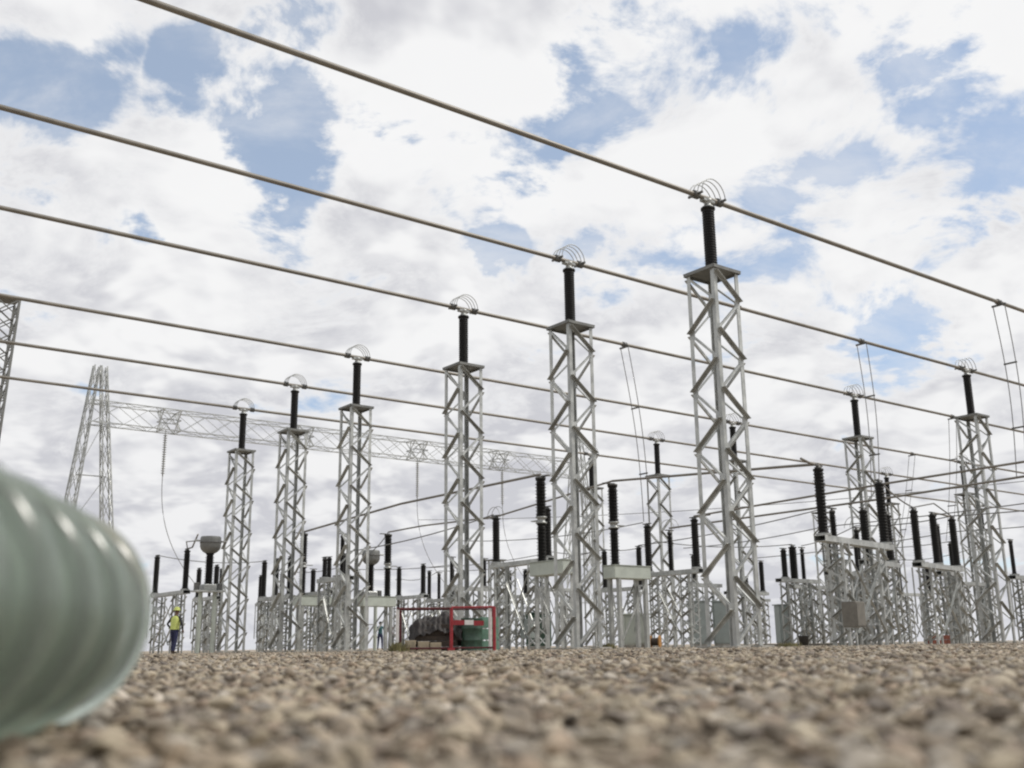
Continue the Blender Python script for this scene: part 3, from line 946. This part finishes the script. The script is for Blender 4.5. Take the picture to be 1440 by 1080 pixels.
for k, (s_, lab) in enumerate(((2.3, 'hanging insulator string with wire below the gantry beam, near its tall end'), (20.6, 'hanging insulator string with wire below the gantry beam, behind the fourth tower'),
                               (28.2, 'hanging insulator string with wire below the gantry beam, left of the second tower'))):
    t = thing('hanging_insulator_string', lab, 'insulator string', yard(s_, GT - .4, GZ - .66), TH, 'insulator strings hung from the gantry')
    ob('insulator', cached('string', lambda: MB().lathe([(.03, 0), (.03, -.25)] + [q for i in range(17) for q in ((.04, -.3 - i * .146), (.125, -.34 - i * .146), (.125, -.36 - i * .146), (.04, -.38 - i * .146))] + [(.03, -2.9), (.01, -2.9)], 12)), 'cast_metal', t)
    ob('wire', MB().tube([(1.9 * f ** 2.4, -1.7 * f ** 2.4, -2.88 - 6.6 * f) for f in np.linspace(0, 1, 16)], .022, 6), 'conductor_wire', t)

mast = thing('lattice_mast', 'tall dense lattice mast cut off by the picture edge, under the fourth busbar', 'mast', yard(-10.1, 37.2), TH)
xlattice_joined('lacing', mast, [(-.8, -.8, 0), (.8, -.8, 0), (.8, .8, 0), (-.8, .8, 0)], [(.35, -.55, 16.9), (1.45, -.55, 16.9), (1.45, .55, 16.9), (.35, .55, 16.9)], 20, .11, .06)
ob('cap_plate', MB().box((.3, -.6, 16.95), (1.5, .6, 17.05)), 'weathered_steel', mast)


# ------------------------------------------------------------------ cabinets and loose things
def cabinet(label, x, y, rz, w, d, h, mt, doors=2):
    t = thing('control_cabinet', label, 'cabinet', (x, y, 0), rz, 'control cabinets in the yard')
    ob('plinth', MB().box((-w / 2 + .03, -d / 2 + .03, -.02), (w / 2 - .03, d / 2 - .03, .12)), 'concrete', t)
    ob('body', MB().box((-w / 2, -d / 2, .122), (w / 2, d / 2, h), .02), mt, t)
    ob('roof', MB().box((-w / 2 - .05, -d / 2 - .06, h + .001), (w / 2 + .05, d / 2 + .06, h + .05)), mt, t)
    dw = (w - .06) / doors
    for k in range(doors):
        x0 = -w / 2 + .03 + k * dw
        o = ob('door', MB().box((x0 + .012, -d / 2 - .022, .18), (x0 + dw - .012, -d / 2 - .002, h - .06)), mt, t)
        ob('handle', MB().box((x0 + dw - .09, -d / 2 - .05, h * .5), (x0 + dw - .06, -d / 2 - .024, h * .5 + .16)), 'dark_cast_metal', o)


cabinet('wide grey-green cabinet behind the tallest tower, beside the short-beam disconnector', 8.2, 47.5, R(-8), .95, .7, 1.95, 'grey_cabinet_paint')
cabinet('slimmer grey-green cabinet standing next to the wide one, behind the tallest tower', 9.3, 47.9, R(-8), .8, .7, 1.95, 'grey_cabinet_paint', 1)
cabinet('narrow grey-green cabinet at the far side of the tallest tower', 11.9, 47.5, R(12), .5, .5, 1.75, 'grey_cabinet_paint', 1)
cabinet('small pale marshalling box at the foot of the second tower', 4.3, 38.0, R(4), .9, .5, 1.15, 'pale_green_paint')
cabinet('dark green cabinet behind the thin-post disconnector', .95, 43.0, R(-4), 1.0, .6, 1.4, 'dark_green_paint')

# red tubular frame with the heap behind it
FR = thing('barrier_frame', 'red tubular steel barrier frame with white end posts, in front of third tower', 'barrier', (-1.75, 27.0, 0), R(3))
X0, X1, XM = -1.22, 1.22, .14
for (x, y, mt_) in ((X0, 0, 'white_paint'), (XM, -.1, 'red_paint'), (X1 - .1, 0, 'white_paint'), (X1, -.1, 'red_paint'), (X0, 1.3, 'maroon_paint'), (X1, 1.3, 'maroon_paint')):
    ob('post', MB().tube([(x, y, -.03), (x, y, 1.1)], .042, 10), mt_, FR)
for (a, b_) in (((X0, -.05, 1.08), (XM, -.05, 1.08)), ((XM, -.05, 1.1), (X1, -.05, 1.1)), ((X0, 1.3, 1.1), (X1, 1.3, 1.1)), ((X0, -.05, 1.1), (X0, 1.3, 1.1)), ((X1, -.05, 1.1), (X1, 1.3, 1.1)), ((X0, -.05, .1), (X1, -.05, .1))):
    ob('rail', MB().tube([a, b_], .024, 10), 'red_paint' if a[1] < 0 and b_[1] < 0 and a[2] > 1.09 else 'maroon_paint', FR)
ob('board', MB().box((XM + .04, -.18, .66), (XM + .33, -.155, .78)), 'red_paint', FR)
ob('board', MB().box((XM + .335, -.18, .66), (XM + .56, -.155, .78)), 'white_paint', FR)
ob('board', MB().box((XM + .565, -.18, .64), (XM + .82, -.155, .76)), 'red_paint', FR)
ob('skid', MB().box((XM - .09, -.3, -.02), (XM + .09, .5, .1)), 'red_paint', FR)

stack = thing('timber_stack', 'dark heap of old timber baulks inside the red frame', 'timber', (-2.15, 27.75, 0), R(3))
rnd = random.Random(3)
for k in range(5):
    for j in range(3):
        L = rnd.uniform(.8, 1.55) * (1 if k < 3 else .75)
        x = rnd.uniform(-.1, .14) + k * .03
        ob('baulk', MB().box((-L / 2, -.11, 0), (L / 2, .11, .135), .012), 'old_timber', stack, (x, -.26 + j * .25, k * .142), (0, 0, rnd.uniform(-.16, .16)))
sheet = MB(); nx, ny = 48, 34
def fold(i, j):
    u, w = i / nx - .5, j / ny - .5
    z = .16 * mnoise.noise((u * 5, w * 5, 1.3)) + .07 * mnoise.noise((u * 13, w * 13, 4.1)) + .03 * mnoise.noise((u * 29, w * 29, 7.7))
    z += .17 * math.exp(-((u - .16) / .16) ** 2 - (w / .3) ** 2) + .08 * math.exp(-((u + .2) / .12) ** 2 - ((w + .1) / .2) ** 2)
    return z - 1.1 * max(0, abs(u) - .3) - 1.5 * max(0, abs(w) - .28)
sheet.add([(-.68 + 1.36 * i / nx + .02 * math.sin(j * 1.7), -.5 + 1.0 * j / ny + .02 * math.sin(i * 1.3), fold(i, j)) for j in range(ny + 1) for i in range(nx + 1)],
          [(j * (nx + 1) + i, j * (nx + 1) + i + 1, (j + 1) * (nx + 1) + i + 1, (j + 1) * (nx + 1) + i) for j in range(ny) for i in range(nx)], True)
ts = ob('tarpaulin', sheet, 'dark_tarpaulin', None, (-2.05, 27.75, .80), (0, 0, R(3)))
md = ts.modifiers.new('thickness', 'SOLIDIFY'); md.thickness = .012
tag(ts, 'crumpled black tarpaulin thrown over the timber heap', 'tarpaulin')
for k, (x, lab) in enumerate(((-2.66, 'cream packing box in front of the timber heap, the one at the dry grass'), (-2.33, 'cream packing box in front of the timber heap, middle of three'), (-2.03, 'cream packing box in front of the timber heap, next to the red post'))):
    bx = thing('packing_box', lab, 'box', (x, 27.2, 0), R(3 + 4 * k), 'cream packing boxes by the heap')
    ob('carton', MB().box((-.14, -.12, 0), (.14, .12, .3 - .03 * k), .008), 'cream_board', bx)
    for dx in (-.08, .08):
        ob('batten', MB().box((dx - .02, -.135, .01), (dx + .02, -.121, .28 - .03 * k)), 'cream_board', bx)
dr = thing('drum', 'dark green oil drum beside the red post of the frame', 'drum', (-1.12, 27.55, 0), 0)
ob('shell', MB().lathe([(.01, 0), (.28, 0), (.285, .02), (.275, .05), (.275, .27), (.288, .29), (.275, .31), (.275, .56), (.288, .58), (.275, .6), (.275, .82), (.285, .84), (.27, .84), (.265, .825), (.01, .825)], 24), 'dark_green_paint', dr)
ob('bung', MB().lathe([(.01, .826), (.035, .826), (.035, .845), (.01, .845)], 10), 'dark_cast_metal', dr, (.15, 0, 0))
cr = thing('plastic_crate', 'light green plastic crates stack beside the oil drum, under the boards', 'crate', (-.68, 27.9, 0), R(8))
for k in range(3):
    for sx in (-1, 1):
        ob('side_panel', MB().box((sx * .22 - .012, -.17, k * .3), (sx * .22 + .012, .17, k * .3 + .27)), 'light_green_plastic', cr)
        ob('end_panel', MB().box((-.207, sx * .17 - .012, k * .3), (.207, sx * .17 + .012, k * .3 + .27)), 'light_green_plastic', cr)
    ob('bottom', MB().box((-.2, -.155, k * .3), (.2, .155, k * .3 + .015)), 'light_green_plastic', cr)


def tuft(label, x, y, n, h, spread):
    m = MB(); q = random.Random(int(x * 100))
    for _ in range(n):
        a = q.uniform(0, 2 * PI); r = spread * math.sqrt(q.random()); bx, by = r * math.cos(a), r * math.sin(a)
        L = h * q.uniform(.5, 1); dx, dy = q.uniform(-.5, .5) * L, q.uniform(-.5, .5) * L; w = .012
        c_, s_ = math.cos(a) * w, math.sin(a) * w
        m.add([(bx - s_, by + c_, 0), (bx + s_, by - c_, 0), (bx + dx * .5 + s_ * .7, by + dy * .5 - c_ * .7, L * .65), (bx + dx * .5 - s_ * .7, by + dy * .5 + c_ * .7, L * .65), (bx + dx, by + dy, L)], [(0, 1, 2, 3), (3, 2, 4)])
    o = ob('grass_tuft', m, 'dry_grass', None, (x, y, 0)); o['kind'] = 'stuff'
    o['label'] = label; o['category'] = 'grass'


tuft('dry grass tuft at the foot of the red frame', -2.9, 26.7, 380, .28, .26)
tuft('small dry grass tuft at the foot of the second tower', 2.6, 30.2, 200, .2, .25)
tuft('low dry grass by the tallest tower foot', 6.8, 26.6, 160, .16, .3)

bk = thing('bucket', 'small black bucket standing on the gravel right of the tallest tower', 'bucket', (10.9, 40.5, 0))
ob('pail', MB().lathe([(.01, .0), (.15, 0), (.2, .36), (.21, .38), (.19, .38), (.14, .03), (.01, .03)], 20), 'black_plastic', bk)
ob('handle', MB().tube([(.2 * math.cos(a), 0, .36 + .18 * math.sin(a)) for a in np.linspace(0, PI, 11)], .008, 6), 'dark_cast_metal', bk)
bk2 = thing('crate', 'rusty red crate on the gravel near the edge disconnector', 'crate', (16.4, 41.5, 0), R(10))
for sx in (-1, 1):
    for k in range(2):
        ob('side_board', MB().box((-.4, sx * .22 - .014, .02 + k * .17), (.4, sx * .22 + .014, .17 + k * .17)), 'rusty_red', bk2)
        ob('end_board', MB().box((sx * .386 - .013, -.204, .02 + k * .17), (sx * .386 + .013, .204, .17 + k * .17)), 'rusty_red', bk2)
ob('floor_board', MB().box((-.37, -.2, 0), (.37, .2, .018)), 'rusty_red', bk2)
cd = thing('cable_drum', 'small orange brown cable drum at the foot of the second tower', 'cable drum', (4.9, 37.5, .22), R(70))
for sy in (-1, 1):
    ob('flange', MB().lathe([(.02, sy * .16 - .02), (.22, sy * .16 - .02), (.22, sy * .16 + .02), (.02, sy * .16 + .02)], 20, False, 'Y'), 'orange_plastic', cd)
ob('core', MB().lathe([(.13, -.14), (.13, .14)], 16, True, 'Y'), 'old_timber', cd)
tr = thing('cable_trench_cover', 'dark low cable trench cover slabs right of the tallest tower', 'trench cover', (12.0, 44.0, 0), R(4))
for k in range(6):
    ob('slab', cached('trench_slab', lambda: MB().box((-.34, -.35, -.02), (.34, .35, .09), .012)), 'brown_box_paint', tr, (-1.75 + k * .7, 0, 0))


# ------------------------------------------------------------------ people
def person(label, x, y, rz, H, top_m, leg_m, vest, helmet, arms, lean=0.0, stride=.1):
    k = H / 1.75
    root = bpy.data.objects.new('person_skeleton', bpy.data.meshes.new('person'))
    P = {}; E = []; RAD = {}
    def v(n, q, r, par=None):
        P[n] = Vector(q); RAD[n] = r
        if par: E.append((par, n))
    L = lean
    v('pelvis', (0, 0, .96), .145); v('waist', (0, -L * .12, 1.10), .13, 'pelvis'); v('chest', (0, -L * .3, 1.30), .155, 'waist'); v('collar', (0, -L * .42, 1.43), .10, 'chest')
    v('neck', (0, -L * .48, 1.50), .055, 'collar'); v('chin', (0, -L * .52 - .015, 1.57), .075, 'neck'); v('skull', (0, -L * .55 - .005, 1.655), .098, 'chin'); v('crown', (0, -L * .56, 1.72), .06, 'skull')
    v('nose', (0, -L * .55 - .112, 1.63), .014, 'skull')
    for sx, nm in ((-1, 'l'), (1, 'r')):
        v('ear' + nm, (sx * .1, -L * .55, 1.64), .016, 'skull')
        v('hip' + nm, (sx * .095, 0, .90), .105, 'pelvis'); st = stride * sx
        v('knee' + nm, (sx * .11, -.03 - st * .6, .50), .068, 'hip' + nm); v('ankle' + nm, (sx * .12, st * -1.0 + .02, .10), .046, 'knee' + nm)
        v('heel' + nm, (sx * .12, -st + .03, .045), .042, 'ankle' + nm); v('toe' + nm, (sx * .135, -st - .17, .035), .036, 'heel' + nm)
        sh_ = (sx * .19, -L * .40, 1.40)
        v('shoulder' + nm, sh_, .066, 'collar')
        el, wr = arms[0 if sx < 0 else 1]
        v('elbow' + nm, el, .046, 'shoulder' + nm); v('wrist' + nm, wr, .031, 'elbow' + nm)
        d = (Vector(wr) - Vector(el)).normalized(); side_ = d.cross(Vector((0, 0, 1))); side_ = side_.normalized() if side_.length > .1 else Vector((0, 1, 0))
        pal = Vector(wr) + d * .08
        v('palm' + nm, pal, .036, 'wrist' + nm)
        for i in range(4):
            b0 = pal + side_ * (.024 * (i - 1.5)) + d * .03
            v(f'f{i}{nm}', b0 + d * (.028 + .006 * (1.5 - abs(i - 1.5))), .009, 'palm' + nm)
            v(f'g{i}{nm}', b0 + d * .055 + Vector((0, 0, -.018)), .008, f'f{i}{nm}')
        v('thumb' + nm, Vector(wr) + d * .055 + side_ * .05, .010, 'palm' + nm)
    names = list(P); idx = {n: i for i, n in enumerate(names)}
    me = root.data
    me.from_pydata([P[n] * k for n in names], [(idx[a], idx[b_]) for a, b_ in E], [])
    COL.objects.link(root)
    sk = root.modifiers.new('skin', 'SKIN'); sk.use_smooth_shade = True
    for n in names:
        sv = me.skin_vertices[0].data[idx[n]]
        sv.radius = (RAD[n] * k, RAD[n] * k * (.72 if n in ('pelvis', 'waist', 'chest', 'collar') else 1.0))
        sv.use_root = n == 'pelvis'
    root.modifiers.new('sub', 'SUBSURF').levels = 1
    dg = bpy.context.evaluated_depsgraph_get(); dg.update()
    em = bpy.data.meshes.new_from_object(root.evaluated_get(dg))
    bpy.data.objects.remove(root)
    body = bpy.data.objects.new('person', em); COL.objects.link(body)
    em.materials.clear()
    for q in (leg_m, top_m, 'brown_skin', 'boot_leather'):
        em.materials.append(MATS[q])
    wrz = [P['wristl'], P['wristr']]
    for pl in em.polygons:
        c_ = pl.center / k
        i = 0 if c_.z < 1.0 else 1
        if c_.z < .11: i = 3
        if c_.z > 1.49: i = 2
        if min((c_ - w).length for w in wrz) < .16 and abs(c_.x) > .12: i = 2 if min((c_ - (w + (w - e).normalized() * .09)).length for w, e in ((P['wristl'], P['elbowl']), (P['wristr'], P['elbowr']))) < .1 else 1
        pl.material_index = i; pl.use_smooth = True
    body.location = (x, y, .01); body.rotation_euler = (0, 0, rz)
    tag(body, label, 'person')
    hz_ = 1.655 * k; hy = -L * .55 * k
    if vest:
        prof = []
        m = MB(); n = 20
        rings = [(.93, .185, .15, 0), (1.06, .18, .145, -.1), (1.2, .195, .15, -.22), (1.33, .205, .15, -.33), (1.43, .17, .12, -.42), (1.47, .10, .09, -.45)]
        vs = [(rx * k * math.cos(2 * PI * j / n), (L * oy + ry * math.sin(2 * PI * j / n)) * k, z * k) for (z, rx, ry, oy) in rings for j in range(n)]
        fs = [(i * n + j, i * n + (j + 1) % n, (i + 1) * n + (j + 1) % n, (i + 1) * n + j) for i in range(len(rings) - 1) for j in range(n)]
        m.add(vs, fs, True)
        ob('vest', m, vest, body)
    if helmet:
        hm = MB().lathe([(.165 * k, -.005), (.165 * k, .004), (.122 * k, .012), (.118 * k, .06 * k), (.095 * k, .105 * k), (.05 * k, .13 * k), (.002, .138 * k)], 18)
        ob('helmet', hm, helmet, body, (0, hy, hz_ + .035 * k))
    else:
        hm = MB().lathe([(.108 * k, -.03), (.112 * k, .02 * k), (.098 * k, .07 * k), (.05 * k, .1 * k), (.002, .106 * k)], 16)
        ob('hair', hm, 'black_plastic', body, (0, hy + .012, hz_ + .01 * k))


ARM_DOWN = (((-.27, .02, 1.12), (-.26, -.1, .88)), ((.27, .02, 1.12), (.26, -.1, .88)))
ARM_FWD = (((-.27, -.12, 1.15), (-.16, -.38, 1.12)), ((.27, -.12, 1.15), (.16, -.38, 1.12)))
person('worker in yellow vest and helmet, navy trousers, standing at the far disconnector', -13.4, 42.0, R(160), 1.72, 'black_cloth', 'navy_cloth', 'hi_vis_yellow', 'hi_vis_yellow', (((-.34, .0, 1.14), (-.27, -.16, .93)), ((.35, .02, 1.15), (.26, -.14, .95))), .15)
person('distant person in teal top and dark trousers near the red frame', -8.45, 67.0, R(20), 1.72, 'teal_cloth', 'navy_cloth', None, None, ARM_DOWN, .05)
person('distant person in maroon clothes standing at the end of the red frame', -7.65, 66.0, R(-120), 1.70, 'maroon_cloth', 'black_cloth', None, None, ARM_FWD, .15)


# ------------------------------------------------------------------ glass insulator string lying beside the lens
A0 = Vector((-.709, 1.56, .165)); AX = Vector((-.031, .185, 0)).normalized()
string = thing('glass_insulator_string', 'blurred string of large greenish glass disc insulators lying on the gravel up close', 'insulator string', (A0.x, A0.y, 0))
string_rot = AX.to_track_quat('Z', 'X').to_euler()
RD = .165
shell = [(.035, -.004), (.055, -.012), (.085, -.010), (.112, -.008), (.136, -.003), (.152, .004), (.161, .014), (RD, .028), (.163, .040), (.156, .048), (.148, .046), (.142, .040), (.134, .055), (.126, .050), (.122, .070), (.116, .070), (.112, .046),
         (.099, .040), (.095, .072), (.089, .072), (.085, .034), (.071, .030), (.067, .064), (.061, .064), (.057, .026), (.035, .020), (.035, -.004)]
gl = cached('glass_disc', lambda: MB().lathe(shell, 72))
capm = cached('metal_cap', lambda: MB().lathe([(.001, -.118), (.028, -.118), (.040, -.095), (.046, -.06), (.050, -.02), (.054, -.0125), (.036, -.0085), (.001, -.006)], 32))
pinm = cached('pin', lambda: MB().lathe([(.001, .012), (.012, .014), (.012, .06), (.018, .064), (.001, .068)], 16))
for k in range(6):
    c_ = A0 - AX * (.185 * k)
    c_.z = RD + .006
    d_ = ob('glass_disc', gl, 'green_glass', string, c_ - string.location, string_rot)
    ob('metal_cap', capm, 'dark_cast_metal', d_)  # dark colour on the caps paints shade into the gaps between discs
    ob('pin', pinm, 'cast_metal', d_)
